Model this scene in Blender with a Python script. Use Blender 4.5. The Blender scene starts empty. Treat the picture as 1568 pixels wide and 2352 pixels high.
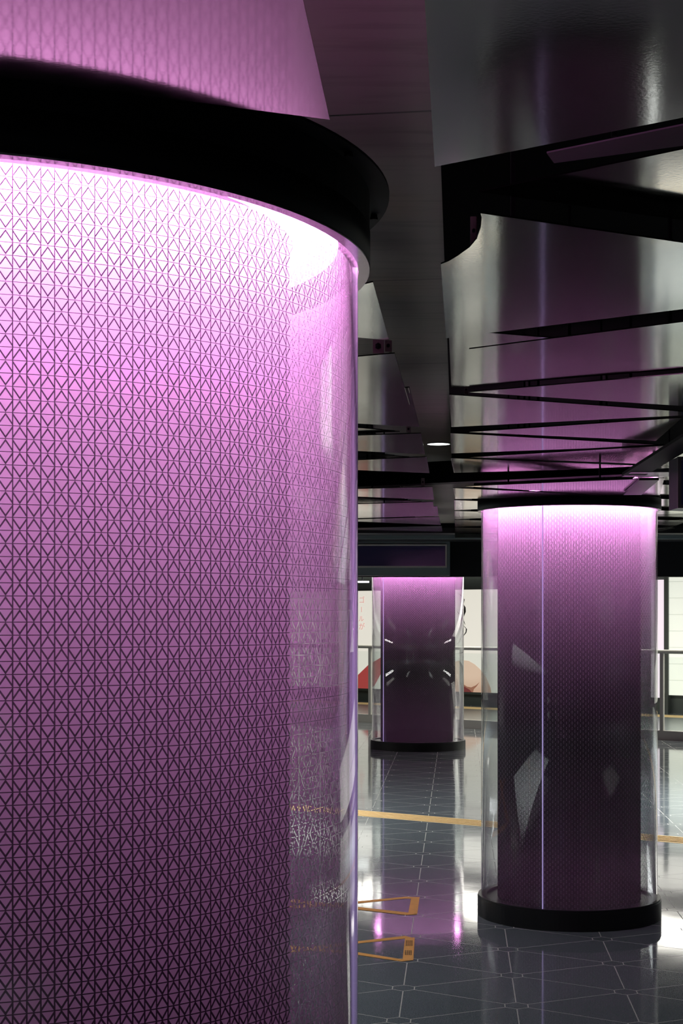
import bpy, bmesh, math, random
from mathutils import Vector, Matrix
random.seed(7)
C = bpy.context.scene
COL = C.collection

# ------------------------------------------------------------------ camera
F, EYE, CX, HY = 3600.0, 1.6, 784.0, 1415.0     # focal length and horizon in 1568x2352 pixels
cam = bpy.data.cameras.new('camera')
cam.sensor_fit = 'VERTICAL'; cam.sensor_height = 36.0; cam.lens = F / 2352 * 36
cam.shift_y = (HY - 1176) / 2352
cam.clip_start = 0.05; cam.clip_end = 200
co = bpy.data.objects.new('camera', cam); COL.objects.link(co)
co.location = (0, 0, EYE); co.rotation_euler = (math.pi / 2, 0, 0)
C.camera = co
# ------------------------------------------------------------------ view, world
C.view_settings.view_transform = 'Standard'; C.view_settings.look = 'None'
C.view_settings.exposure = 0.0; C.view_settings.gamma = 1.0
C.view_settings.use_curve_mapping = False
C.cycles.max_bounces = 14; C.cycles.glossy_bounces = 8; C.cycles.diffuse_bounces = 3
C.cycles.transmission_bounces = 8; C.cycles.transparent_max_bounces = 24
C.cycles.caustics_reflective = False; C.cycles.caustics_refractive = False
C.cycles.sample_clamp_indirect = 4.0
C.cycles.use_denoising = True
w = bpy.data.worlds.new('world'); C.world = w; w.use_nodes = True
w.node_tree.nodes['Background'].inputs[0].default_value = (0.75, 0.8, 0.85, 1)
w.node_tree.nodes['Background'].inputs[1].default_value = 0.03


def area(name, loc, sx, sy, power, color, rot=(0, 0, 0), spread=180):
    l = bpy.data.lights.new(name, 'AREA'); l.shape = 'RECTANGLE'; l.size = sx; l.size_y = sy
    l.energy = power; l.color = color; l.spread = math.radians(spread)
    o = bpy.data.objects.new(name, l); COL.objects.link(o); o.location = loc; o.rotation_euler = rot
    return o


# lattice directions of the place (floor joints, ceiling panels, far wall)
TH = math.atan2(266, F)
def dirv(deg):
    a = TH + math.radians(deg); return Vector((math.sin(a), math.cos(a)))
D0, D60, D120 = dirv(0), dirv(60), dirv(120)
DW = Vector((0.80, -0.60)).normalized()       # run of the far wall, railing and platform line
NW = Vector((-DW.y, DW.x))                    # pointing away from the camera
WALLROT = math.atan2(DW.y, DW.x)
# lights: cool white tubes over the platform side, added unseen fills in the hall
area('hall_fill', (4.6, 5.8, 2.25), 1.6, 1.6, 80, (0.90, 1.0, 0.96), spread=125)
area('hall_fill_rear', (1.0, -2.6, 2.3), 2.5, 1.5, 95, (0.95, 0.98, 1.0), spread=120)
area('hall_fill_side', (4.4, 12.8, 2.22), 0.6, 2.4, 480, (0.95, 1.0, 1.0), spread=140)
area('hall_fill_far', (8.5, 17.0, 2.95), 1.0, 3.5, 380, (1.0, 0.98, 0.92))
area('hall_fill_far_left', (-6.5, 17.5, 2.95), 1.0, 3.5, 380, (1.0, 0.98, 0.92))
area('hall_fill_near', (-1.5, 6.8, 2.2), 1.6, 2.6, 62, (0.92, 0.98, 1.0), spread=150)
area('hall_fill_left', (-2.4, 12.4, 2.22), 0.6, 2.4, 480, (0.95, 1.0, 1.0), spread=140)
area('platform_lamp', (3.2, 22.0, 2.64), 8.0, 1.6, 300, (1.0, 0.97, 0.88), (0, 0, WALLROT))


# ------------------------------------------------------------------ projection helpers
def P(px, py, h):
    """point of the horizontal plane h metres above the eye"""
    Z = F * h / (HY - py); return Vector(((px - CX) / F * Z, Z, EYE + h))
def G(px, py, z=0.0):
    return P(px, py, z - EYE)
def V2(v): return Vector((v[0], v[1]))


# ------------------------------------------------------------------ object helpers
def obj(name, bm, mat, parent=None, smooth=False):
    bmesh.ops.recalc_face_normals(bm, faces=bm.faces)
    me = bpy.data.meshes.new(name); bm.to_mesh(me); bm.free()
    if mat: me.materials.append(mat)
    if smooth:
        for p in me.polygons: p.use_smooth = True
    o = bpy.data.objects.new(name, me); COL.objects.link(o)
    if parent is not None: o.parent = parent
    return o
def tag(o, label, cat, group=None, kind=None):
    if label: o['label'] = label
    if cat: o['category'] = cat
    if group: o['group'] = group
    if kind: o['kind'] = kind
    return o
def thing(name, loc, label, cat, group=None, rz=0):
    o = bpy.data.objects.new(name, None); COL.objects.link(o)
    o.location = loc; o.rotation_euler = (0, 0, rz); o.empty_display_size = 0.1
    return tag(o, label, cat, group, 'thing')
def struct(o, label=None):
    o['kind'] = 'structure'
    if label: o['label'] = label
    return o
def bx(bm, c, s, rz=0.0):
    m = Matrix.Translation(c) @ Matrix.Rotation(rz, 4, 'Z') @ Matrix.Diagonal((s[0], s[1], s[2], 1))
    bmesh.ops.create_cube(bm, size=1, matrix=m)
def box(c, s, rz=0.0):
    bm = bmesh.new(); bx(bm, c, s, rz); return bm
def prism(bm, pts, z0, z1):
    lo = [bm.verts.new((p[0], p[1], z0)) for p in pts]; hi = [bm.verts.new((p[0], p[1], z1)) for p in pts]
    n = len(pts)
    bm.faces.new(lo[::-1]); bm.faces.new(hi)
    for i in range(n): bm.faces.new((lo[i], lo[(i + 1) % n], hi[(i + 1) % n], hi[i]))
def ring(bm, r0, r1, z0, z1, n=128, a0=0.0, a1=2 * math.pi):
    """closed-section tube (inner r0, outer r1); r0=0 makes a solid disc"""
    full = abs(a1 - a0 - 2 * math.pi) < 1e-6
    m = n if full else n + 1
    prof = [(r0, z0), (r1, z0), (r1, z1), (r0, z1)]
    rows = []
    for i in range(m):
        a = a0 + (a1 - a0) * i / n
        rows.append([bm.verts.new((r * math.cos(a), r * math.sin(a), z)) for r, z in prof])
    for i in range(n):
        A, B = rows[i], rows[(i + 1) % m]
        for k in range(4): bm.faces.new((A[k], B[k], B[(k + 1) % 4], A[(k + 1) % 4]))
    if not full:
        bm.faces.new(rows[0]); bm.faces.new(rows[-1][::-1])
def disc(bm, r, z0, z1, n=128):
    pts = [(r * math.cos(2 * math.pi * i / n), r * math.sin(2 * math.pi * i / n)) for i in range(n)]
    prism(bm, pts, z0, z1)
def beam2(bm, p, q, width, z0, z1):
    p, q = V2(p), V2(q); d = (q - p).normalized(); n = Vector((-d.y, d.x)) * width / 2
    prism(bm, [p - n, q - n, q + n, p + n], z0, z1)


# ------------------------------------------------------------------ materials
def mat(name):
    m = bpy.data.materials.new(name); m.use_nodes = True
    nt = m.node_tree; b = nt.nodes['Principled BSDF']; return m, nt, b
def simple(name, col, rough=0.5, metal=0.0, spec=0.5, emit=None, es=0.0, noise=0.0, nscale=30):
    m, nt, b = mat(name)
    b.inputs['Base Color'].default_value = (*col, 1); b.inputs['Roughness'].default_value = rough
    b.inputs['Metallic'].default_value = metal; b.inputs['Specular IOR Level'].default_value = spec
    if emit:
        b.inputs['Emission Color'].default_value = (*emit, 1); b.inputs['Emission Strength'].default_value = es
    if noise:
        t = nt.nodes.new('ShaderNodeTexCoord'); n = nt.nodes.new('ShaderNodeTexNoise')
        n.inputs['Scale'].default_value = nscale; n.inputs['Detail'].default_value = 5
        nt.links.new(t.outputs['Object'], n.inputs['Vector'])
        mx = nt.nodes.new('ShaderNodeMix'); mx.data_type = 'RGBA'
        mx.inputs['A'].default_value = (*[c * (1 - noise) for c in col], 1)
        mx.inputs['B'].default_value = (*[min(1, c * (1 + noise)) for c in col], 1)
        nt.links.new(n.outputs['Fac'], mx.inputs['Factor']); nt.links.new(mx.outputs['Result'], b.inputs['Base Color'])
    return m
class N:
    """tiny node-math helper"""
    def __init__(s, nt): s.nt = nt
    def m(s, op, a, b=None, c=None):
        n = s.nt.nodes.new('ShaderNodeMath'); n.operation = op
        for i, v in enumerate((a, b, c)):
            if v is None: continue
            if isinstance(v, (int, float)): n.inputs[i].default_value = v
            else: s.nt.links.new(v, n.inputs[i])
        return n.outputs[0]

PINK = (1.0, 0.35, 0.88)
M_core = simple('core_black', (0.006, 0.006, 0.008), 0.9, spec=0.0)
M_black = simple('black_powder_coat', (0.004, 0.004, 0.005), 0.6, spec=0.1, noise=0.3)
M_satin = simple('black_satin_metal', (0.008, 0.0075, 0.0085), 0.34, spec=0.3)
M_void = simple('dark_void_paint', (0.003, 0.003, 0.0035), 0.8, spec=0.03)
M_lip = simple('clear_lip_metal', (0.32, 0.28, 0.31), 0.22, metal=0.9, noise=0.35, nscale=60)
M_bracket = simple('galvanised_bracket', (0.35, 0.31, 0.27), 0.4, metal=0.8, noise=0.2)
M_steel = simple('brushed_steel', (0.50, 0.49, 0.44), 0.4, metal=0.0)
M_up = simple('pink_led_up', (0, 0, 0), 0.6, emit=PINK, es=7)
M_lampw = simple('lamp_white', (0, 0, 0), 0.6, emit=(0.95, 1.0, 0.97), es=6)

def acrylic(haze=0.095):
    m, nt, b = mat('clear_acrylic'); nt.nodes.remove(b); out = nt.nodes['Material Output']
    lw = nt.nodes.new('ShaderNodeLayerWeight'); lw.inputs['Blend'].default_value = 0.5
    k = N(nt); f5 = k.m('POWER', lw.outputs['Facing'], 5.0); f = k.m('MULTIPLY_ADD', f5, 0.9, 0.035)
    t = nt.nodes.new('ShaderNodeBsdfTransparent'); t.inputs[0].default_value = (0.965, 0.985, 0.98, 1)
    g = nt.nodes.new('ShaderNodeBsdfGlossy'); g.inputs['Roughness'].default_value = 0.015
    mx = nt.nodes.new('ShaderNodeMixShader')
    nt.links.new(f, mx.inputs[0]); nt.links.new(t.outputs[0], mx.inputs[1]); nt.links.new(g.outputs[0], mx.inputs[2])
    d = nt.nodes.new('ShaderNodeBsdfTranslucent'); d.inputs[0].default_value = (0.9, 0.9, 0.9, 1)
    m2 = nt.nodes.new('ShaderNodeMixShader'); m2.inputs[0].default_value = haze
    nt.links.new(mx.outputs[0], m2.inputs[1]); nt.links.new(d.outputs[0], m2.inputs[2])
    nt.links.new(m2.outputs[0], out.inputs[0]); return m
M_acr = acrylic()

def film(R, open_=(0.0, 0.0), cell=0.01625, cellu=0.0176, top=2.166):
    """printed white cells with clear lines between them; the print gets sparser downwards"""
    m, nt, b = mat('printed_film'); nt.nodes.remove(b); out = nt.nodes['Material Output']; k = N(nt)
    tc = nt.nodes.new('ShaderNodeTexCoord'); sp = nt.nodes.new('ShaderNodeSeparateXYZ')
    nt.links.new(tc.outputs['Object'], sp.inputs[0])
    ang = k.m('ARCTAN2', sp.outputs[0], sp.outputs[1])
    ncell = round(2 * math.pi * R / cellu / 2) * 2
    u = k.m('MULTIPLY_ADD', ang, ncell / (2 * math.pi), 4000.0)
    v = k.m('DIVIDE', sp.outputs[2], cell)
    fu, fv = k.m('FRACT', u), k.m('FRACT', v)
    par = k.m('MODULO', k.m('ADD', k.m('FLOOR', u), k.m('FLOOR', v)), 2.0)
    fvp = k.m('ABSOLUTE', k.m('SUBTRACT', fv, par))            # flipped in every other cell
    t = k.m('ABSOLUTE', k.m('MULTIPLY_ADD', fu, 2.0, -1.0))    # 0 centre .. 1 edge
    line = k.m('MULTIPLY_ADD', t, -0.78, 0.88)
    dch = k.m('MULTIPLY', k.m('ABSOLUTE', k.m('SUBTRACT', fvp, line)), 0.54)
    du = k.m('MULTIPLY', k.m('SUBTRACT', 1.0, t), 0.5)
    dv = k.m('MINIMUM', fv, k.m('SUBTRACT', 1.0, fv))
    # line width grows towards the foot of the column
    g = k.m('SUBTRACT', top, sp.outputs[2])
    wch = k.m('MULTIPLY_ADD', g, 0.030 + open_[1], 0.046 + open_[0])
    wth = k.m('MULTIPLY_ADD', g, 0.028 + open_[1], 0.022 + open_[0])
    wv = k.m('MULTIPLY_ADD', g, 0.024 + open_[1], 0.036 + open_[0])
    a = k.m('LESS_THAN', dch, wch); c = k.m('LESS_THAN', du, wv); d = k.m('LESS_THAN', dv, wth)
    lines = k.m('MAXIMUM', a, k.m('MAXIMUM', c, d))
    tr = nt.nodes.new('ShaderNodeBsdfTransparent')
    df = nt.nodes.new('ShaderNodeBsdfDiffuse'); df.inputs[0].default_value = (0.30, 0.31, 0.31, 1)
    tl = nt.nodes.new('ShaderNodeBsdfTranslucent'); tl.inputs[0].default_value = (0.8, 0.8, 0.8, 1)
    m1 = nt.nodes.new('ShaderNodeMixShader'); m1.inputs[0].default_value = 0.55
    nt.links.new(df.outputs[0], m1.inputs[1]); nt.links.new(tl.outputs[0], m1.inputs[2])
    m2 = nt.nodes.new('ShaderNodeMixShader')
    m3 = nt.nodes.new('ShaderNodeMixShader'); m3.inputs[0].default_value = 0.0
    nt.links.new(m1.outputs[0], m3.inputs[1]); nt.links.new(tr.outputs[0], m3.inputs[2])
    nt.links.new(lines, m2.inputs[0]); nt.links.new(m3.outputs[0], m2.inputs[1]); nt.links.new(tr.outputs[0], m2.inputs[2])
    nt.links.new(m2.outputs[0], out.inputs[0]); return m

def mirror_metal():
    m, nt, b = mat('mirror_sheet_metal')
    b.inputs['Base Color'].default_value = (0.54, 0.54, 0.485, 1); b.inputs['Metallic'].default_value = 1
    b.inputs['Roughness'].default_value = 0.085
    tc = nt.nodes.new('ShaderNodeTexCoord'); k = N(nt)
    n1 = nt.nodes.new('ShaderNodeTexNoise'); n1.inputs['Scale'].default_value = 2.2; n1.inputs['Detail'].default_value = 1
    n2 = nt.nodes.new('ShaderNodeTexNoise'); n2.inputs['Scale'].default_value = 160; n2.inputs['Detail'].default_value = 2
    for n in (n1, n2): nt.links.new(tc.outputs['Object'], n.inputs['Vector'])
    bp = nt.nodes.new('ShaderNodeBump'); bp.inputs['Strength'].default_value = 1; bp.inputs['Distance'].default_value = 1
    h = k.m('ADD', k.m('MULTIPLY', n1.outputs['Fac'], 0.0010), k.m('MULTIPLY', n2.outputs['Fac'], 0.000035))
    nt.links.new(h, bp.inputs['Height']); nt.links.new(bp.outputs[0], b.inputs['Normal']); return m
M_mirror = mirror_metal()

def floor_mat():
    m, nt, b = mat('granite_tiles'); k = N(nt)
    s = 0.546; hh = s * math.sqrt(3) / 2
    A = G(1166, 2180.5)
    tc = nt.nodes.new('ShaderNodeTexCoord'); sp = nt.nodes.new('ShaderNodeSeparateXYZ')
    nt.links.new(tc.outputs['Object'], sp.inputs[0]); x, y = sp.outputs[0], sp.outputs[1]
    ds = []
    for deg in (0, 60, 120):
        d = dirv(deg); n = Vector((d.y, -d.x)) / hh
        q = k.m('ADD', k.m('MULTIPLY', x, n.x), k.m('MULTIPLY_ADD', y, n.y, 500.5 - (A.x * n.x + A.y * n.y)))
        fr = k.m('FRACT', q)
        ds.append(k.m('MULTIPLY', k.m('ABSOLUTE', k.m('SUBTRACT', fr, 0.5)), hh))
    mn = k.m('MINIMUM', ds[0], k.m('MINIMUM', ds[1], ds[2]))
    mxx = k.m('MAXIMUM', ds[0], k.m('MAXIMUM', ds[1], ds[2]))
    wl = 0.0023; ax = 0.047
    lines = k.m('MULTIPLY', k.m('LESS_THAN', mn, wl), k.m('GREATER_THAN', mxx, ax))
    hexr = k.m('LESS_THAN', k.m('ABSOLUTE', k.m('SUBTRACT', mxx, ax)), wl)
    j = k.m('MAXIMUM', lines, hexr)
    n1 = nt.nodes.new('ShaderNodeTexNoise'); n1.inputs['Scale'].default_value = 260; n1.inputs['Detail'].default_value = 2
    n2 = nt.nodes.new('ShaderNodeTexNoise'); n2.inputs['Scale'].default_value = 1.7
    for n in (n1, n2): nt.links.new(tc.outputs['Object'], n.inputs['Vector'])
    cr = nt.nodes.new('ShaderNodeValToRGB')
    cr.color_ramp.elements[0].position = 0.38; cr.color_ramp.elements[0].color = (0.058, 0.068, 0.075, 1)
    cr.color_ramp.elements[1].position = 0.78; cr.color_ramp.elements[1].color = (0.20, 0.222, 0.235, 1)
    nt.links.new(n1.outputs['Fac'], cr.inputs[0])
    mx = nt.nodes.new('ShaderNodeMix'); mx.data_type = 'RGBA'
    nt.links.new(j, mx.inputs['Factor']); nt.links.new(cr.outputs[0], mx.inputs['A']); mx.inputs['B'].default_value = (0.31, 0.30, 0.27, 1)
    nt.links.new(mx.outputs['Result'], b.inputs['Base Color'])
    r = k.m('ADD', k.m('MULTIPLY', j, 0.5), k.m('MULTIPLY_ADD', n2.outputs['Fac'], 0.04, 0.045))
    nt.links.new(r, b.inputs['Roughness'])
    b.inputs['Specular IOR Level'].default_value = 0.62
    bp = nt.nodes.new('ShaderNodeBump'); bp.inputs['Strength'].default_value = 1; bp.inputs['Distance'].default_value = 1
    n3 = nt.nodes.new('ShaderNodeTexNoise'); n3.inputs['Scale'].default_value = 3.0; n3.inputs['Detail'].default_value = 1
    nt.links.new(tc.outputs['Object'], n3.inputs['Vector'])
    nt.links.new(k.m('MULTIPLY', n3.outputs['Fac'], 0.0005), bp.inputs['Height'])
    nt.links.new(bp.outputs[0], b.inputs['Normal'])
    return m

def ceil_mat():
    m, nt, b = mat('ceiling_board'); k = N(nt)
    tc = nt.nodes.new('ShaderNodeTexCoord'); mp = nt.nodes.new('ShaderNodeMapping')
    mp.inputs['Scale'].default_value = (3, 22, 3); mp.inputs['Rotation'].default_value = (0, 0, 0.1)
    nt.links.new(tc.outputs['Object'], mp.inputs[0])
    n = nt.nodes.new('ShaderNodeTexNoise'); n.inputs['Scale'].default_value = 1.0; n.inputs['Detail'].default_value = 5
    nt.links.new(mp.outputs[0], n.inputs['Vector'])
    cr = nt.nodes.new('ShaderNodeValToRGB')
    cr.color_ramp.elements[0].position = 0.25; cr.color_ramp.elements[0].color = (0.17, 0.15, 0.13, 1)
    cr.color_ramp.elements[1].position = 0.5; cr.color_ramp.elements[1].color = (0.27, 0.24, 0.215, 1)
    nt.links.new(n.outputs['Fac'], cr.inputs[0])
    sp = nt.nodes.new('ShaderNodeSeparateXYZ'); nt.links.new(tc.outputs['Object'], sp.inputs[0])
    fr = k.m('FRACT', k.m('DIVIDE', k.m('MULTIPLY_ADD', sp.outputs[0], 0.15, sp.outputs[1]), 1.75))
    seam = k.m('LESS_THAN', fr, 0.006)
    mx = nt.nodes.new('ShaderNodeMix'); mx.data_type = 'RGBA'
    nt.links.new(seam, mx.inputs['Factor']); nt.links.new(cr.outputs[0], mx.inputs['A']); mx.inputs['B'].default_value = (0.01, 0.01, 0.01, 1)
    nt.links.new(mx.outputs['Result'], b.inputs['Base Color']); b.inputs['Roughness'].default_value = 0.3
    b.inputs['Specular IOR Level'].default_value = 0.6
    return m

def tactile_mat():
    return simple('tactile_tan', (0.50, 0.33, 0.14), 0.45, noise=0.18, nscale=14)
M_tac = tactile_mat()
M_tape = simple('orange_tape', (0.50, 0.23, 0.04), 0.5, noise=0.2, nscale=25)
M_print = simple('black_print', (0.03, 0.025, 0.02), 0.6)
M_yel = simple('yellow_platform_line', (0.75, 0.52, 0.22), 0.6)
M_walld = simple('grey_green_trim', (0.05, 0.06, 0.055), 0.45)
M_wallw = simple('pale_wall_panel', (0.62, 0.62, 0.56), 0.4)
M_rear = simple('rear_wall_paint', (0.10, 0.10, 0.10), 0.6)
M_signf = simple('sign_frame_grey', (0.22, 0.20, 0.19), 0.4)
M_signb = simple('sign_casing', (0.075, 0.095, 0.10), 0.4)
M_screen = simple('dark_screen', (0.006, 0.006, 0.016), 0.12, emit=(0.10, 0.09, 0.25), es=0.02)
M_ad = simple('backlit_poster', (0.3, 0.3, 0.28), 0.4, emit=(0.86, 0.82, 0.72), es=0.82)
M_adred = simple('poster_red', (0.3, 0.02, 0.03), 0.4, emit=(0.55, 0.09, 0.08), es=0.55)
M_adtxt = simple('poster_text_red', (0.3, 0.05, 0.05), 0.4, emit=(0.85, 0.45, 0.40), es=0.7)
M_skin = simple('poster_skin', (0.3, 0.2, 0.15), 0.4, emit=(0.80, 0.50, 0.36), es=0.7)
nt_ = M_skin.node_tree; tc_ = nt_.nodes.new('ShaderNodeTexCoord'); mp_ = nt_.nodes.new('ShaderNodeMapping')
gr_ = nt_.nodes.new('ShaderNodeTexGradient'); gr_.gradient_type = 'SPHERICAL'; cr_ = nt_.nodes.new('ShaderNodeValToRGB')
cr_.color_ramp.elements[0].position = 0.0; cr_.color_ramp.elements[0].color = (0.50, 0.24, 0.15, 1)
cr_.color_ramp.elements[1].position = 0.75; cr_.color_ramp.elements[1].color = (0.90, 0.66, 0.50, 1)
nt_.links.new(tc_.outputs['Generated'], mp_.inputs[0]); nt_.links.new(mp_.outputs[0], gr_.inputs[0]); nt_.links.new(gr_.outputs[0], cr_.inputs[0])
mp_.inputs['Location'].default_value = (-0.62, 0, -0.72); mp_.inputs['Scale'].default_value = (1.0, 0.0, 1.0)
nt_.links.new(cr_.outputs[0], nt_.nodes['Principled BSDF'].inputs['Emission Color'])
M_skin2 = simple('poster_skin_shade', (0.2, 0.1, 0.08), 0.4, emit=(0.42, 0.18, 0.11), es=0.6)
M_hair = simple('poster_hair', (0.01, 0.01, 0.01), 0.4)
M_pinkwall = simple('pink_backlit', (0.3, 0.3, 0.3), 0.4, emit=(1.0, 0.84, 0.95), es=0.85)
M_glass = acrylic(0.0)

# ------------------------------------------------------------------ structure
bm = bmesh.new(); prism(bm, [(-22, -9), (30, -9), (30, 42), (-22, 42)], -0.1, 0.0)
struct(obj('floor', bm, floor_mat()))
def off(xp, y): return xp + y * math.tan(TH)      # a line parallel to D0
bm = bmesh.new()
prism(bm, [(off(-0.50, -9), -9), (off(0.06, -9), -9), (off(0.06, 15), 15), (off(-0.50, 15), 15)], 2.72, 2.80)
struct(obj('ceiling', bm, ceil_mat()))
bm = bmesh.new(); prism(bm, [(-22, -9), (30, -9), (30, 42), (-22, 42)], 3.1, 3.2)
struct(obj('ceiling_upper', bm, M_void))
bm = bmesh.new(); prism(bm, [(off(-0.04, -9), -9), (30, -9), (30, 15), (off(-0.04, 15), 15)], 2.70, 2.72)  # black inner edge reaches over the grey board to stand for its shadow
struct(obj('ceiling_right', bm, M_void))
bm = bmesh.new(); prism(bm, [(-22, -9), (off(-0.50, -9), -9), (off(-0.50, 15), 15), (-22, 15)], 2.70, 2.72)
struct(obj('ceiling_left', bm, M_void))
bm = bmesh.new()
prism(bm, [(off(-0.34, 8.7), 8.7), (off(0.10, 8.7), 8.7), (off(0.10, 13.5), 13.5), (off(-0.34, 13.5), 13.5)], EYE + 0.80, EYE + 0.84)
struct(obj('ceiling_soffit', bm, bpy.data.materials['ceiling_board']))
# far wall
W0 = Vector((2.39, 28.1))
def wp(t, d=0.0): return W0 + DW * t - NW * d      # point t along the far wall, d in front of it
def wz(px):
    """t along the wall for a pixel column"""
    k_ = (px - CX) / F
    return (k_ * W0.y - W0.x) / (DW.x - k_ * DW.y)
def wh(px, py, d=0.0):
    t = wz(px); q = wp(t, d); return t, EYE + (HY - py) / F * q.y
bm = bmesh.new(); beam2(bm, wp(-22, -0.15), wp(24, -0.15), 0.2, 0, 3.1); struct(obj('wall_back', bm, M_walld))
bm = bmesh.new(); bx(bm, (-22, 16, 1.5), (0.2, 52, 3.2)); struct(obj('wall_left', bm, M_rear))
bm = bmesh.new(); bx(bm, (29, 16, 1.5), (0.2, 52, 3.2)); struct(obj('wall_right', bm, M_rear))
bm = bmesh.new(); bx(bm, (4, -9, 1.5), (52, 0.2, 3.2)); struct(obj('wall_rear', bm, M_rear))

# ------------------------------------------------------------------ columns
def column(cx, cy, Rg, diff, label, glow_angles, open_=(0, 0), wrap=150, cell=(0.01625, 0.0176), led=86):
    t = thing('lit_column', (cx, cy, 0), label, 'column', 'pink lit columns', 0)
    face = math.atan2(-cy, -cx)                        # towards the aisle
    Rc = Rg - diff; Rf = Rg - 0.0105; ZB, ZT = 0.105, 2.166
    bm = bmesh.new(); disc(bm, Rc, 0.02, 2.20); obj('core', bm, M_core, t, True)
    bm = bmesh.new(); n = 160; a0 = face - math.radians(150); a1 = face + math.radians(54)
    # image-right of the column lies at smaller angle than its front for these placements
    a0, a1 = face - math.radians(53), face + math.radians(wrap)
    vs = []
    for i in range(n + 1):
        a = a0 + (a1 - a0) * i / n
        vs.append((bm.verts.new((Rf * math.cos(a), Rf * math.sin(a), ZB)), bm.verts.new((Rf * math.cos(a), Rf * math.sin(a), ZT - 0.004))))
    for i in range(n): bm.faces.new((vs[i][0], vs[i + 1][0], vs[i + 1][1], vs[i][1]))
    obj('printed_film', bm, film(Rf, open_, *cell), t, True)
    bm = bmesh.new(); ring(bm, Rg - 0.009, Rg, ZB, ZT, 160); obj('acrylic_tube', bm, acrylic(0.045) if wrap == 150 and Rg > 0.6 else M_acr, t, True)
    bm = bmesh.new(); ring(bm, Rc + 0.006, Rf - 0.022, ZT + 0.0400, ZT + 0.0406, 96); obj('led_ring', bm, simple('pink_led', (0, 0, 0), 0.6, emit=PINK, es=led), t)
    bm = bmesh.new(); ring(bm, Rg + 0.002, Rg + 0.020, ZT, ZT + 0.056); obj('collar', bm, M_black, t, True)
    bm = bmesh.new(); ring(bm, Rc - 0.01, Rg + 0.018, ZT + 0.050, ZT + 0.054); obj('collar_plate', bm, M_black, t)
    bm = bmesh.new(); ring(bm, Rg + 0.001, Rg + 0.019, ZT - 0.003, ZT); obj('collar_lip', bm, M_lip, t)
    bm = bmesh.new(); ring(bm, 0.05, Rg + 0.020, 0.0, 0.095)
    obj('base_ring', bm, M_satin, t, False)
    bm = bmesh.new(); ring(bm, Rg - 0.03, Rg + 0.016, 0.095, 0.106); obj('base_rim', bm, M_satin, t)
    for deg in glow_angles:
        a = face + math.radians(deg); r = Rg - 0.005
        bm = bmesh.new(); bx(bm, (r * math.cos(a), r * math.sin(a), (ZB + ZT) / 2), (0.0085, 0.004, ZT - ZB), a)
        o = obj('tube_joint_glow', bm, M_tube_glow, t)
        o['label'] = 'vertical glow strip for the lit joint or edge of the clear tube'
    return t
M_tube_glow = simple('joint_edge_glow', (0.7, 0.7, 0.72), 0.3, emit=(0.56, 0.42, 0.95), es=0.5)  # emission stands in for LED light carried through the acrylic
def smooth_fix():
    for o in bpy.data.objects:
        if o.type == 'MESH' and o.name.split('.')[0] in ('core', 'acrylic_tube', 'collar', 'printed_film'):
            for p in o.data.polygons:
                p.use_smooth = abs(p.normal.z) < 0.5
            
c1 = column(-0.648, 2.565, 0.675, 0.112, 'huge pink-lit patterned column nearest the camera, filling the left half', [74.3])  # strip at the silhouette stands in for the tube's bright refracted edge
c2 = column(1.22, 8.42, 0.468, 0.088, 'pink-lit glass column on the right, its whole height and round black base in view', [-16.5], (0.014, 0.042), 150, (0.0139, 0.0139), 92)
c3 = column(0.925, 19.0, 0.556, 0.105, 'farthest and smallest pink-lit column, standing in front of the posters', [-48], (0.035, 0.10), 53, (0.0139, 0.0139), 62)
# flange with bolt holes on the nearest collar, upper black housing
def housing(t, R, z0, z1, fl):
    bm = bmesh.new(); ring(bm, R - 0.012, R + 0.004, z0, z1); obj('housing', bm, M_black, t, False)
    bm = bmesh.new(); ring(bm, R - 0.01, R + fl, z1 - 0.004, z1)
    f_ = obj('flange', bm, M_black, t)
    for a in range(0, 360, 30):
        aa = math.radians(a + 8); bm = bmesh.new()
        bmesh.ops.create_cone(bm, cap_ends=True, segments=6, radius1=0.008, radius2=0.006, depth=0.008,
                              matrix=Matrix.Translation(((R + fl * 0.55) * math.cos(aa), (R + fl * 0.55) * math.sin(aa), z1 - 0.008)))
        obj('bolt', bm, M_black, f_)

# ------------------------------------------------------------------ ceiling panels
def xsect(p, d, q, e):
    den = d.x * e.y - d.y * e.x
    if abs(den) < 1e-6: return None
    r = q - p; return (r.x * e.y - r.y * e.x) / den
def panel_pts(pts, h, label, group, extra=None):
    bm = bmesh.new(); c = sum((V2(p) for p in pts), Vector((0, 0))) / len(pts)
    z = EYE + h
    t = thing('ceiling_panel', (c.x, c.y, z), label, 'ceiling panel', group)
    prism(bm, [V2(p) - c for p in pts], 0, 0.003)
    o = obj('mirror_sheet', bm, M_mirror, t)
    # folded stiffener on the upper side, set in from the edges
    q = [V2(p) - c for p in pts]; s = [v * 0.86 for v in q]
    bm = bmesh.new(); n = len(s)
    for i in range(n):
        if (s[i] - s[(i + 1) % n]).length > 0.12: beam2(bm, s[i], s[(i + 1) % n], 0.012, 0.003, 0.007)
    obj('stiffener', bm, M_black, t)
    bm = bmesh.new(); bx(bm, (0, 0, (2.70 - z + 0.003) / 2), (0.008, 0.008, 2.70 - z - 0.003)); obj('hanger_rod', bm, M_black, t)
    return t
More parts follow.
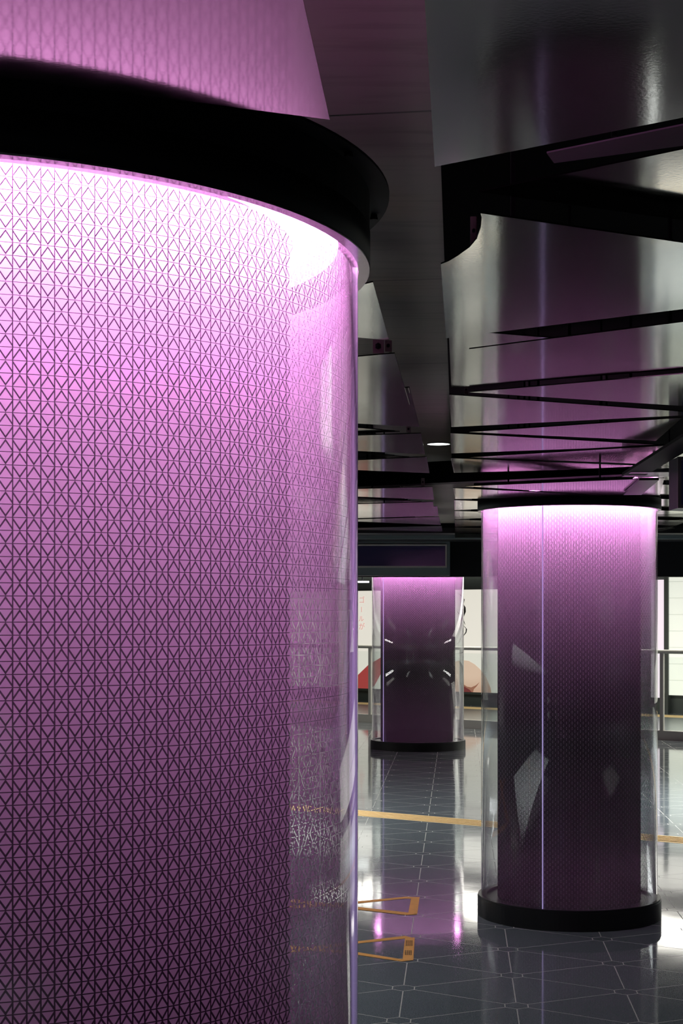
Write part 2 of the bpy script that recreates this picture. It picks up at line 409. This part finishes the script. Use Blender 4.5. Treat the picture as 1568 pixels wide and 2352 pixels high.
def tri_edge(c1_, c2_, n1, n2, h, label, group, notch=None, lim=1.3):
    """triangle whose vertical side (corner c1_ near, c2_ far) lies on the aisle; n1, n2 = points on the other two sides"""
    A, B, Q1, Q2 = (V2(P(*p, h)) for p in (c1_, c2_, n1, n2))
    d1, d2 = (Q1 - A).normalized(), (Q2 - B).normalized()
    s = xsect(A, d1, B, d2)
    if s is None or s < 0 or s > lim: pts = [A, A + d1 * 0.85, B + d2 * 0.85, B]
    else: pts = [A, A + d1 * s, B]
    if notch: pts = [V2(P(*p, h)) for p in notch] + [pts[1]]
    return panel_pts(pts, h, label, group)
def tri_apex(a, u, l, h, label, group, width=0.72):
    h += 0.004
    A, U, L = (V2(P(*p, h)) for p in (a, u, l))
    du, dl = (U - A), (L - A)
    perp = Vector((D0.y, -D0.x))
    U = A + du * width / abs(du.dot(perp)); L = A + dl * width / abs(dl.dot(perp))
    return panel_pts([A, U, L], h, label, group)
GR, GL = 'mirror panels right of the aisle', 'mirror panels left of the aisle'
# right row
tri_edge((960, -250), (998, 383), (1300, -180), (1568, 270), 0.70, 'largest dark mirror ceiling panel filling the top right corner', GR)
tri_apex((1100, 441), (1568, 343), (1568, 506), 0.70, 'dim pointed mirror panel just below the top right ceiling panel', GR)
tri_edge((1005, 476), (1024, 777), (1568, 558), (1568, 710), 0.66, 'brushed mirror ceiling panel with a round notch cut in its left corner', GR,
         notch=[(1024, 777), (1012, 607), (1030, 600), (1050, 588), (1078, 568), (1095, 548), (1104, 522), (1106, 500), (1103, 490)])
tri_apex((1077, 802), (1568, 739.5), (1568, 842), 0.648, 'low pointed mirror panel overlapping the sheet below the notched one', GR)
tri_edge((1030, 757), (1036, 890), (1189, 770), (1568, 848), 0.685, 'beige and violet mirror panel partly hidden behind the low pointed one', GR)
tri_apex((1077.5, 901), (1568, 858.7), (1568, 932.4), 0.67, 'violet pointed mirror panel between two thin black gaps, fourth pointed one down', GR)
tri_edge((1031, 906.5), (1036, 981), (1568, 945.6), (1568, 954), 0.67, 'wedge mirror panel level left of the round downlight, first above it on the right row', GR)
tri_apex((1076, 992.5), (1568, 959.6), (1503, 1012.5), 0.67, 'pink pointed mirror panel just right of and above the round downlight', GR)
tri_edge((1034, 995), (1036, 1041.5), (1503, 1021), (1510, 1024), 0.67, 'bright pink mirror wedge touching the right side of the round downlight', GR)
panel_pts([P(1070, 1051, 0.666), P(1560, 1022, 0.666), P(1550, 1071, 0.666)], 0.666, 'glowing pink pointed mirror panel crossed by the black diagonal arm', GR)
panel_pts([P(1034.5, 1052.5, 0.662), P(1481, 1070, 0.662), P(1300, 1079, 0.662), P(1042, 1086, 0.662)], 0.662, 'thin mirror wedge fading from beige to dark violet above the black beam', GR)
panel_pts([P(1068, 1117, 0.60), P(1525, 1098, 0.60), P(1515, 1137, 0.60), P(1399, 1137.5, 0.60)], 0.60, 'narrow glowing pink mirror wedge between black beam and right column collar', GR)
panel_pts([P(1040, 1121, 0.60), P(1399, 1138, 0.60), P(1180, 1144, 0.60), P(1045, 1146, 0.60)], 0.60, 'small beige mirror wedge ending at the left of the right column collar', GR)
# left row
panel_pts([P(757, 275, 0.624), P(640, -250, 0.624), P(-420, -60, 0.624), P(-420, 122, 0.624)], 0.624, 'pink striped mirror ceiling panel directly above the nearest column', GL)
tri_edge((856.3, 648.4), (893, 781.6), (827, 655), (825.7, 775.5), 0.67, 'tan mirror panel beside the collar of the nearest column', GL)
tri_edge((906, 812), (940.5, 931), (825, 819), (824, 924), 0.65, 'large grey mirror panel in the left row, below the bolted bracket', GL)
tri_edge((940, 890), (962.7, 981), (900, 893), (824, 973), 0.67, 'grey mirror panel peeping out from under the large one in the left row', GL)
tri_apex((918, 991.5), (824, 983), (824, 995), 0.676, 'thin beige mirror wedge in the left row, above the violet edged panel', GL)
tri_edge((966.5, 995.5), (975.7, 1043.4), (822.7, 1000.6), (822.7, 1035.8), 0.67, 'mirror panel with a violet upper edge just left of the round downlight', GL)
tri_apex((940, 1050), (822.7, 1040), (822.7, 1052.6), 0.684, 'sliver of pinkish mirror panel left of and just under the downlight', GL)
tri_edge((979.5, 1049.5), (986, 1086.7), (822.7, 1057), (822.7, 1080), 0.67, 'mirror panel in the left row directly above the black beam', GL)
tri_edge((992.6, 1118.4), (996.4, 1148), (822.7, 1123), (822.7, 1140.6), 0.64, 'mirror panel in the left row directly below the black beam', GL)
tri_apex((968, 1152), (822.7, 1144), (822.7, 1156), 0.655, 'thin beige sliver panel between the two grey panels below the beam', GL)
tri_edge((993.8, 1152.9), (998.7, 1181), (822.7, 1158), (822, 1172), 0.64, 'second grey mirror panel below the black beam in the left row', GL)
tri_edge((1004, 1163), (1006.5, 1185), (822, 1166), (822, 1190), 0.665, 'bright pink mirror panel showing behind the corner of a grey one', GL)
tri_edge((1007.9, 1187), (1012.5, 1205.7), (822.7, 1192.7), (822, 1198), 0.665, 'bright pink mirror panel, last but one before the dark fascia', GL)
tri_edge((1014, 1208), (1015.5, 1221), (822.7, 1212.5), (822, 1217), 0.665, 'last pink mirror panel of the left row before the dark fascia', GL)
# far part of the right row and the second row to the right, both seen past the right column
ORD = 'nearest second third fourth fifth sixth seventh eighth ninth tenth'.split()
def row(x0, y0, y1, side, n0, where):
    y = y0; k_ = 0
    while y < y1:
        S = side; x = x0
        a = Vector((off(x, y), y)); b = a + D0 * S
        ap = a + D0 * (S / 2) + Vector((D0.y, -D0.x)) * (S * 0.866)
        panel_pts([a + D0 * 0.04, ap, b - D0 * 0.04], 0.69, 'pale mirror triangle %s, %s, pointing right' % (where, ORD[k_]), 'mirror panels behind the right column')
        sh = Vector((D0.y, -D0.x)) * (S * 0.866)
        panel_pts([b + Vector((0.04, 0)), b + sh - D0 * (S / 2 - 0.06), b + sh + D0 * (S / 2 - 0.06)], 0.705, 'pale mirror triangle %s, %s, pointing left' % (where, ORD[k_]), 'mirror panels behind the right column')
        y += S; k_ += 1
row(-0.02, 9.3, 13.2, 0.95, 0, 'behind right column collar')
row(0.88, 6.2, 13.2, 0.95, 0, 'in the outer row beyond the right column')

# ------------------------------------------------------------------ black beams, arms, brackets
bm = bmesh.new(); a = V2(P(1065, 1119, 0.655)); b = V2(P(1471, 1101, 0.655))
d = (b - a).normalized(); beam2(bm, a - d * 2.6 + Vector((0, 0.02)), b + d * 1.2 + Vector((0, 0.02)), 0.10, EYE + 0.68, EYE + 0.79)
for q_ in (-1.6, 0.3, 1.2): bx(bm, ((a + d * q_).x, (a + d * q_).y + 0.02, (EYE + 0.79 + 2.70) / 2), (0.012, 0.012, 2.70 - EYE - 0.79))
tag(obj('ceiling_beam', bm, M_black), 'black beam crossing the ceiling above the right column', 'beam')
# diagonal arm ending at the right column
t = thing('support_arm', (1.36, 6.8, EYE + 0.60), 'black diagonal arm running from the upper right down to the right column collar', 'arm')
ori = Vector((1.36, 6.8, EYE + 0.60))
def bar3(bm, p, q, wd, hh2):
    p, q = p - ori, q - ori; d_ = (q - p).normalized(); n_ = Vector((-d_.y, d_.x, 0)).normalized() * wd / 2; u_ = Vector((0, 0, hh2))
    v = [bm.verts.new(x_) for x_ in (p - n_, p + n_, q + n_, q - n_, p - n_ + u_, p + n_ + u_, q + n_ + u_, q - n_ + u_)]
    for f_ in ((0, 1, 2, 3), (7, 6, 5, 4), (0, 4, 5, 1), (1, 5, 6, 2), (2, 6, 7, 3), (3, 7, 4, 0)): bm.faces.new([v[k2] for k2 in f_])
bm = bmesh.new(); bar3(bm, P(1600, 1003, 0.635), P(1455, 1092, 0.598), 0.10, 0.012); obj('arm_tube', bm, M_black, t)
bm = bmesh.new(); bar3(bm, P(1490, 1103, 0.59), P(1452, 1137, 0.585), 0.085, 0.010); obj('arm_foot', bm, M_satin, t)
bm = bmesh.new(); bar3(bm, P(1438, 1090, 0.60), P(1546, 1090, 0.60), 0.22, 0.012)
obj('arm_box', bm, M_lip, t)
q2 = P(1255, 350, 0.86)
tr_ = thing('light_trough', q2, 'pink lit reflector plate seen through the gap under the largest ceiling panel', 'reflector')
bm = bmesh.new(); prism(bm, [V2(P(*p_, 0.86)) - V2(q2) for p_ in ((1255, 352), (1640, 273), (1640, 325), (1272, 375))], 0.0, 0.003); obj('reflector_plate', bm, simple('trough_paint', (0.22, 0.2, 0.22), 0.45), tr_)
bm = bmesh.new(); bx(bm, (0.12, -0.03, (2.70 - q2.z + 0.02) / 2), (0.01, 0.01, 2.68 - q2.z)); obj('hanger_rod', bm, M_black, tr_)
area('trough_light', tuple(P(1480, 300, 0.73)), 0.3, 0.03, 0.16, PINK, (math.pi, 0, 0))
def bracket(px0, px1, py0, py1, h, label):
    a = P(px0, py1, h); b_ = P(px1, py1, h); Z = a.y; ztop = EYE + (HY - py0) / F * Z
    w_ = abs(b_.x - a.x); t = thing('hanger_bracket', ((a.x + b_.x) / 2, Z, ztop), label, 'bracket', 'hanger brackets over the panels')
    hh_ = ztop - a.z
    bm = bmesh.new(); bx(bm, (0, 0, -hh_ / 2), (w_, 0.006, hh_)); bx(bm, (w_ / 2, 0.04, -hh_ / 2), (0.004, 0.08, hh_))
    obj('plate', bm, M_bracket, t)
    bm = bmesh.new(); bmesh.ops.create_cone(bm, cap_ends=True, segments=6, radius1=min(0.008, w_ * .3), radius2=min(0.008, w_ * .3), depth=0.012,
        matrix=Matrix.Translation((0, -0.006, -hh_ / 2)) @ Matrix.Rotation(math.pi / 2, 4, 'X'))
    obj('bolt', bm, M_black, t)
bracket(1080, 1093, 498, 566, 0.68, 'small bolted bracket at the round notch of the brushed ceiling panel')
bracket(856, 880, 780, 812, 0.675, 'bolted bracket between two panels beside the nearest column, left one')
bracket(884, 898, 782, 808, 0.685, 'bolted bracket between two panels beside the nearest column, right one')
bracket(967, 974, 1098, 1117, 0.66, 'tiny pale bracket at the right end of the black beam in the left row')
bracket(933, 942, 979, 993, 0.675, 'pink lit bracket under the overlapped grey panel in the left row')
bracket(1066, 1073, 886, 905, 0.69, 'thin bracket in the gap at the tip of the fourth pointed panel')

# flange of the nearest column
housing(c1, 0.690, 2.222, 2.285, 0.036)
housing(c2, 0.462, 2.222, 2.235, 0.022)

# pink light thrown upwards from the collar tops
for t_, R_, z_, e_ in ((c1, 0.70, 2.292, 1), (c2, 0.47, 2.24, 1)):
    bm = bmesh.new(); ring(bm, R_ - 0.02, R_, z_, z_ + 0.002, 64); obj('upward_led_ring', bm, M_up, t_)
# ------------------------------------------------------------------ lamps
def downlight(px, py, h, r, label):
    p = P(px, py, h); t = thing('downlight', p, label, 'ceiling light', 'round downlights')
    bm = bmesh.new(); disc(bm, r, 0.0, 0.004, 48); obj('diffuser', bm, M_lampw, t)
    bm = bmesh.new(); ring(bm, r, r + 0.006, -0.002, 0.006, 48); obj('trim_ring', bm, M_satin, t)
downlight(1007, 1020, 1.116, 0.073, 'bright round downlight set in the dark aisle ceiling')
p = P(832, 1338, 0.50)
t = thing('pendant_light', p, 'small white oval lamp below the hanging display', 'ceiling light')
bm = bmesh.new(); disc(bm, 0.10, 0, 0.02, 32); obj('diffuser', bm, M_lampw, t)
bm = bmesh.new(); disc(bm, 0.012, 0.02, 0.6, 12); obj('stem', bm, M_black, t)
M_tube = simple('platform_tube_light', (0, 0, 0), 0.5, emit=(1, 0.97, 0.84), es=1.9)
k_ = 0
for t0 in (-5.2, -2.6, 0.0, 2.6, 5.2):
    q = wp(t0, 3.4)
    t = thing('tube_light', (q.x, q.y, 3.0), 'long white tube light over the platform edge, %s' % ('leftmost of the five', 'second from the left', 'middle one of the five', 'second from the right', 'rightmost of the five')[k_], 'ceiling light', 'tube lights over the platform edge', WALLROT); k_ += 1
    bm = bmesh.new(); bx(bm, (0, 0, 0.0), (2.0, 0.35, 0.04)); obj('diffuser', bm, M_tube, t)
    bm = bmesh.new(); bx(bm, (0, 0, 0.04), (2.1, 0.40, 0.04)); obj('casing', bm, M_walld, t)

# ------------------------------------------------------------------ fascia, hanging display, black bulkhead
bm = bmesh.new(); prism(bm, [(-6, 13.5), (9, 13.5), (9, 15.1), (-6, 15.1)], EYE + 0.715, EYE + 0.76); struct(obj('trim_1', bm, M_satin))
bm = bmesh.new(); prism(bm, [(-6, 15.3), (9, 15.3), (9, 15.5), (-6, 15.5)], EYE + 0.385, 3.1); struct(obj('trim_2', bm, M_black))
bm = bmesh.new(); prism(bm, [(-6, 13.9), (9, 13.9), (9, 13.96), (-6, 13.96)], EYE + 0.685, EYE + 0.715); struct(obj('trim_3', bm, M_signb))
def display(px0, px1, py0, py1, Z, fr, label, ins):
    x0, x1 = (px0 - CX) / F * Z, (px1 - CX) / F * Z; z1, z0 = EYE + (HY - py0) / F * Z, EYE + (HY - py1) / F * Z
    t = thing('hanging_display', ((x0 + x1) / 2, Z, z1), label, 'sign')
    W_, H_ = x1 - x0, z1 - z0
    bm = bmesh.new(); bx(bm, (0, 0.08, -H_ / 2), (W_, 0.16, H_)); obj('casing', bm, M_signb, t)
    l, r, tp, bt = [v / F * Z for v in ins]
    cxx = (l - r) / 2; czz = -H_ / 2 + (bt - tp) / 2; w2, h2 = W_ - l - r, H_ - tp - bt
    bm = bmesh.new()
    bx(bm, (cxx, -0.008, czz + h2 / 2 + fr / 2), (w2 + 2 * fr, 0.016, fr)); bx(bm, (cxx, -0.008, czz - h2 / 2 - fr / 2), (w2 + 2 * fr, 0.016, fr))
    bx(bm, (cxx - w2 / 2 - fr / 2, -0.008, czz), (fr, 0.016, h2)); bx(bm, (cxx + w2 / 2 + fr / 2, -0.008, czz), (fr, 0.016, h2))
    obj('frame', bm, M_signf, t)
    bm = bmesh.new(); bx(bm, (cxx, -0.003, czz), (w2, 0.006, h2)); obj('screen', bm, M_screen, t)
    return t
display(640, 1033, 1242, 1322, 15.05, 0.016, 'long dark hanging display with a grey frame, left of centre', (10, 11, 12, 22))
display(1555, 1900, 1050, 1167, 6.2, 0.013, 'grey framed dark display at the right edge of the view', (7, 7, 7, 7))

# ------------------------------------------------------------------ platform side: posters, wall panels, line, railing
def wallobj(bm, px0, py0, px1, py1, d, th=0.02):
    """box on the far wall between two pixel corners, d metres in front of it"""
    t0, t1 = wz(px0), wz(px1)
    z0 = min(wh(px0, py1, d)[1], wh(px1, py1, d)[1]); z1 = wh(px0, py0, d)[1]
    return t0, t1
def wallbox(t0, t1, z0, z1, d, th):
    c = wp((t0 + t1) / 2, d); bm = bmesh.new(); bx(bm, (c.x, c.y, (z0 + z1) / 2), (t1 - t0, th, z1 - z0), WALLROT); return bm
tA, tB, tC = wz(560), wz(1300), wz(1528)
zt, zb = 2.075, 0.235
a = thing('poster', (*wp((tA + tB) / 2, 0.0), zb), 'large backlit cream poster with a bare shoulder, black hair and a red shape', 'poster', None, WALLROT)
TM = (tA + tB) / 2
def on_poster(px, py, d=0.045):
    t = wz(px); q = wp(t, d); return Vector((t - TM, EYE + (HY - py) / F * q.y - zb))
bm = bmesh.new(); bx(bm, (0, 0, (zt - zb) / 2), (tB - tA, 0.05, zt - zb)); obj('light_panel', bm, M_ad, a)
bm = bmesh.new()
bx(bm, (0, -0.005, -0.02), (tB - tA + 0.08, 0.07, 0.04)); bx(bm, (0, -0.005, zt - zb + 0.02), (tB - tA + 0.08, 0.07, 0.04))
obj('frame', bm, M_walld, a)
def flat(name, pxs, m, y):
    bm = bmesh.new(); pts = [on_poster(*q) for q in pxs]
    lo = [bm.verts.new((p.x, y, p.y)) for p in pts]; hi = [bm.verts.new((p.x, y + 0.003, p.y)) for p in pts]
    n = len(pts); bm.faces.new(lo); bm.faces.new(hi[::-1])
    for i in range(n): bm.faces.new((lo[i], lo[(i + 1) % n], hi[(i + 1) % n], hi[i]))
    return obj(name, bm, m, a)
flat('red_shape', [(760, 1583), (818, 1556), (848, 1527), (880, 1508), (880, 1540), (862, 1575), (845, 1583)], M_adred, -0.030)
flat('shoulder', [(1000, 1590), (1008, 1560), (1025, 1532), (1042, 1521), (1062, 1516), (1078, 1518), (1092, 1526), (1104, 1537), (1118, 1556), (1128, 1580), (1130, 1591)], M_skin, -0.030)
flat('arm_crease', [(1064, 1570), (1074, 1577), (1084, 1579), (1095, 1574), (1103, 1567), (1096, 1577), (1090, 1583), (1088, 1590.5), (1080, 1590.5), (1070, 1580)], M_skin2, -0.034)
flat('garment_edge', [(1062, 1570), (1070, 1578), (1080, 1584), (1086, 1590.5), (1060, 1590.5)], simple('poster_maroon', (0.1, 0.02, 0.02), 0.4, emit=(0.22, 0.05, 0.05), es=0.6), -0.037)
def strand(pxs, w_):
    L, R_ = [], []
    for i, p in enumerate(pxs):
        s_ = w_ * math.sin(math.pi * (i + 0.6) / (len(pxs) + 0.2)); L.append((p[0] - s_, p[1])); R_.append((p[0] + s_, p[1] + 1))
    return L + R_[::-1]
flat('hair', strand([(1064, 1385), (1069, 1394), (1069, 1404), (1065, 1414), (1060, 1422), (1056, 1432)], 2.4), M_hair, -0.030)
flat('hair', strand([(1060, 1430), (1067, 1437), (1073, 1444), (1072, 1452), (1066, 1460)], 1.2), M_hair, -0.033)
flat('hair', strand([(1052, 1404), (1060, 1414), (1066, 1424), (1070, 1434)], 1.3), M_hair, -0.036)
flat('hair', strand([(1050, 1360), (1060, 1366), (1068, 1376), (1066, 1388)], 1.4), M_hair, -0.039)
# vertical lettering
def glyph(ch, px, py, size_px):
    cu = bpy.data.curves.new('lettering', 'FONT'); cu.body = ch; cu.extrude = 0.002; cu.resolution_u = 3
    q = wp(wz(px)); cu.size = size_px / F * q.y; cu.align_x = 'CENTER'; cu.align_y = 'CENTER'
    o = bpy.data.objects.new('tmp', cu); COL.objects.link(o); bpy.context.view_layer.update()
    me = bpy.data.meshes.new_from_object(o.evaluated_get(bpy.context.evaluated_depsgraph_get()))
    bpy.data.objects.remove(o)
    me.materials.clear(); me.materials.append(M_adtxt)
    ob = bpy.data.objects.new('lettering', me); COL.objects.link(ob); ob.parent = a
    p = on_poster(px, py); ob.location = (p.x, -0.034, p.y); ob.rotation_euler = (math.pi / 2, 0, 0)
    return ob
glyph('ゴ', 833, 1379, 17); g_ = glyph('ー', 831.5, 1400, 15); g_.rotation_euler = (math.pi / 2, math.pi / 2, 0)
glyph('ル', 832, 1422, 15); glyph('が', 833, 1440, 17)
# wall base band under everything
# right part: pink panel, dark post, pale gridded wall
tP0, tP1, tD = wz(1498), wz(1529.5), wz(1539)
o = obj('wall_light_panel', wallbox(tP0, tP1, 0.25, 2.2, 0.03, 0.05), M_pinkwall)
tag(o, 'narrow pinkish white backlit panel on the wall right of the right column', 'light panel')
struct(obj('trim_4', wallbox(tP1, tD, 0.0, 2.6, 0.04, 0.1), M_walld))
m_, nt_, b_ = mat('pale_gridded_wall'); k__ = N(nt_)
tc_ = nt_.nodes.new('ShaderNodeTexCoord'); sp_ = nt_.nodes.new('ShaderNodeSeparateXYZ'); nt_.links.new(tc_.outputs['Object'], sp_.inputs[0])
ln = k__.m('LESS_THAN', k__.m('FRACT', k__.m('DIVIDE', sp_.outputs[2], 0.27)), 0.04)
mx_ = nt_.nodes.new('ShaderNodeMix'); mx_.data_type = 'RGBA'; nt_.links.new(ln, mx_.inputs['Factor'])
mx_.inputs['A'].default_value = (0.82, 0.85, 0.76, 1); mx_.inputs['B'].default_value = (0.6, 0.63, 0.56, 1)
nt_.links.new(mx_.outputs['Result'], b_.inputs['Base Color']); nt_.links.new(mx_.outputs['Result'], b_.inputs['Emission Color'])
b_.inputs['Emission Strength'].default_value = 0.72
o = obj('wall_light_panel', wallbox(tD, tD + 9, 0.30, 2.25, 0.03, 0.05), m_)
tag(o, 'wide pale backlit wall with fine horizontal lines at the right edge', 'light panel')
for nm_, x_, y_ in (('left', -9.0, -0.6), ('right', -0.4, 9.5)):
    o = obj('wall_light_panel', wallbox(x_, y_, 2.36, 2.92, 0.05, 0.06), simple('cornice_light', (0.3, 0.3, 0.3), 0.5, emit=(1.0, 0.98, 0.88), es=1.5))
    tag(o, 'lit cornice panel high on the poster wall, %s half' % nm_, 'light panel')
bm = bmesh.new(); Y0 = W0 - NW * 0.75; beam2(bm, Y0 - DW * 9, Y0 + DW * 9, 0.5, 0.0, 0.004)
tag(obj('platform_line', bm, M_yel), 'yellow line on the floor along the poster wall', 'floor line')
M_pale = simple('pale_platform_floor', (0.13, 0.15, 0.14), 0.25)
bm = bmesh.new(); beam2(bm, Y0 - DW * 9 - NW * 2.1, Y0 + DW * 9 - NW * 2.1, 3.6, 0.0, 0.003); struct(obj('floor_platform', bm, M_pale))
# railing
RA, RB = Vector(((830 - CX) / F * 23.7, 23.7)), Vector(((1560 - CX) / F * 20.1, 20.1))
rd = (RB - RA).normalized()
rl = thing('railing', ((RA.x + RB.x) / 2, (RA.y + RB.y) / 2, 0), 'steel railing with glass panes in front of the poster wall', 'railing', None, math.atan2(rd.y, rd.x))
L_ = (RB - RA).length
def rt(px): kk = (px - CX) / F; return (kk * RA.y - RA.x) / (rd.x - kk * rd.y) - L_ / 2
bm = bmesh.new(); bmesh.ops.create_cone(bm, cap_ends=True, segments=16, radius1=0.026, radius2=0.026, depth=12, matrix=Matrix.Translation((0, 0, 1.14)) @ Matrix.Rotation(math.pi / 2, 4, 'Y')); obj('handrail', bm, M_steel, rl, True)
bm = bmesh.new(); bx(bm, (0, 0, 0.06), (12, 0.05, 0.12)); obj('bottom_rail', bm, M_steel, rl)
posts = [rt(850), rt(1060), rt(1290), rt(1520)]; step = posts[1] - posts[0]
for q in [posts[0] - step] + posts + [posts[-1] + (posts[-1] - posts[-2])]:
    bm = bmesh.new(); bx(bm, (q, 0.0, 0.57), (0.05, 0.035, 1.14)); obj('post', bm, M_steel, rl)
for q0, q1 in zip([posts[0] - step] + posts, posts + [posts[-1] + 1.3]):
    bm = bmesh.new(); bx(bm, ((q0 + q1) / 2, 0, 0.60), (q1 - q0 - 0.08, 0.01, 0.94)); obj('glass_pane', bm, M_glass, rl)

# ------------------------------------------------------------------ floor markings
T0 = V2(G(1108, 1891.5))
def tactile():
    t = thing('tactile_strip', (T0.x, T0.y, 0), 'long tan tactile guide strip crossing the floor behind the right column', 'tactile paving', None, math.atan2(D120.y, D120.x))
    bm = bmesh.new(); bx(bm, (0, 0, 0.001), (16, 0.30, 0.002)); obj('base', bm, M_tac, t)
    for k in range(4):
        bm = bmesh.new(); bx(bm, (0, -0.10 + k * 0.066, 0.0045), (16, 0.022, 0.005))
        bmesh.ops.bevel(bm, geom=bm.edges[:], offset=0.002, segments=1, affect='EDGES'); obj('bar', bm, M_tac, t)
tactile()
q = G(1568, 1958); t = thing('tactile_tile', (q.x + 0.16, q.y - 0.08, 0), 'dotted tan tactile tile at the right edge next to the guide strip', 'tactile paving', None, math.atan2(D120.y, D120.x) - math.pi / 3)
M_tile2 = simple('pale_tactile', (0.5, 0.42, 0.36), 0.5)
bm = bmesh.new(); bx(bm, (0, 0, 0.001), (0.3, 0.3, 0.002)); obj('base', bm, M_tile2, t)
for i in range(5):
    for j in range(5):
        bm = bmesh.new(); bmesh.ops.create_cone(bm, cap_ends=True, segments=12, radius1=0.014, radius2=0.010, depth=0.005, matrix=Matrix.Translation((-0.12 + i * 0.06, -0.12 + j * 0.06, 0.0045)))
        obj('dot', bm, M_tac, t)
def tape(pieces, label, prints=()):
    c = V2(G(*pieces[0][0])); t = thing('floor_tape', (c.x, c.y, 0), label, 'tape', 'orange tape marks on the floor')
    for i, pc in enumerate(pieces):
        bm = bmesh.new(); prism(bm, [V2(G(*p)) - c for p in pc], 0.0005 + i * 0.0004, 0.0012 + i * 0.0004); obj('tape_strip', bm, M_tape, t)
    for pr in prints:
        bm = bmesh.new()
        (x0, y0), (x1, y1) = pr
        for r in range(6):
            for cc in range(4):
                ya = y0 + (y1 - y0) * (r + 0.15) / 6; yb = y0 + (y1 - y0) * (r + 0.6) / 6
                xa = x0 + (x1 - x0) * (cc + 0.1) / 4; xb = x0 + (x1 - x0) * (cc + 0.75) / 4
                prism(bm, [V2(G(xa, ya)) - c, V2(G(xb, ya)) - c, V2(G(xb, yb)) - c, V2(G(xa, yb)) - c], 0.0026, 0.0029)
        obj('fine_print', bm, M_print, t)
tape([[(640, 2082), (816, 2071), (932, 2060), (964, 2061), (960, 2065), (930, 2064), (816, 2076), (640, 2089)],
      [(944, 2063), (963, 2063), (958, 2099), (937, 2099)],
      [(640, 2062), (816, 2083), (938, 2097), (958, 2101), (932, 2102), (816, 2089), (640, 2070)]],
     'farther orange tape outline on the floor, with a printed end piece')
tape([[(600, 2188), (816, 2163), (930, 2150), (950, 2155), (930, 2156), (816, 2168), (600, 2198)],
      [(930, 2154), (952, 2154), (949, 2206), (924, 2206)],
      [(600, 2166), (816, 2187), (916, 2203), (949, 2206), (922, 2209), (816, 2193), (600, 2174)]],
     'nearer orange tape outline on the floor, with two blocks of fine print on its end', prints=[((931, 2161), (948, 2174)), ((929, 2184), (946, 2195))])

# ------------------------------------------------------------------ things behind the camera (seen as reflections in the tubes)
M_rearad = simple('rear_backlit', (0.2, 0.2, 0.2), 0.5, emit=(0.9, 0.95, 0.95), es=1.1)
for i, (x, w_, z0, z1) in enumerate(((-6.0, 1.4, 0.5, 2.2), (-10.5, 0.9, 0.9, 1.95))):
    bm = bmesh.new(); bx(bm, (x, -8.85, (z0 + z1) / 2), (w_, 0.08, z1 - z0))
    tag(obj('light_box', bm, M_rearad), 'white backlit box on the wall behind the camera, %s' % ('the wide right one', 'the narrow left one')[i], 'light panel', 'light boxes behind the camera')
bm = bmesh.new(); bx(bm, (-4.3, 9.6, 1.35), (0.5, 1.1, 2.70))
struct(obj('wall_side_pier', bm, simple('pale_pier', (0.45, 0.46, 0.42), 0.5)))
smooth_fix()
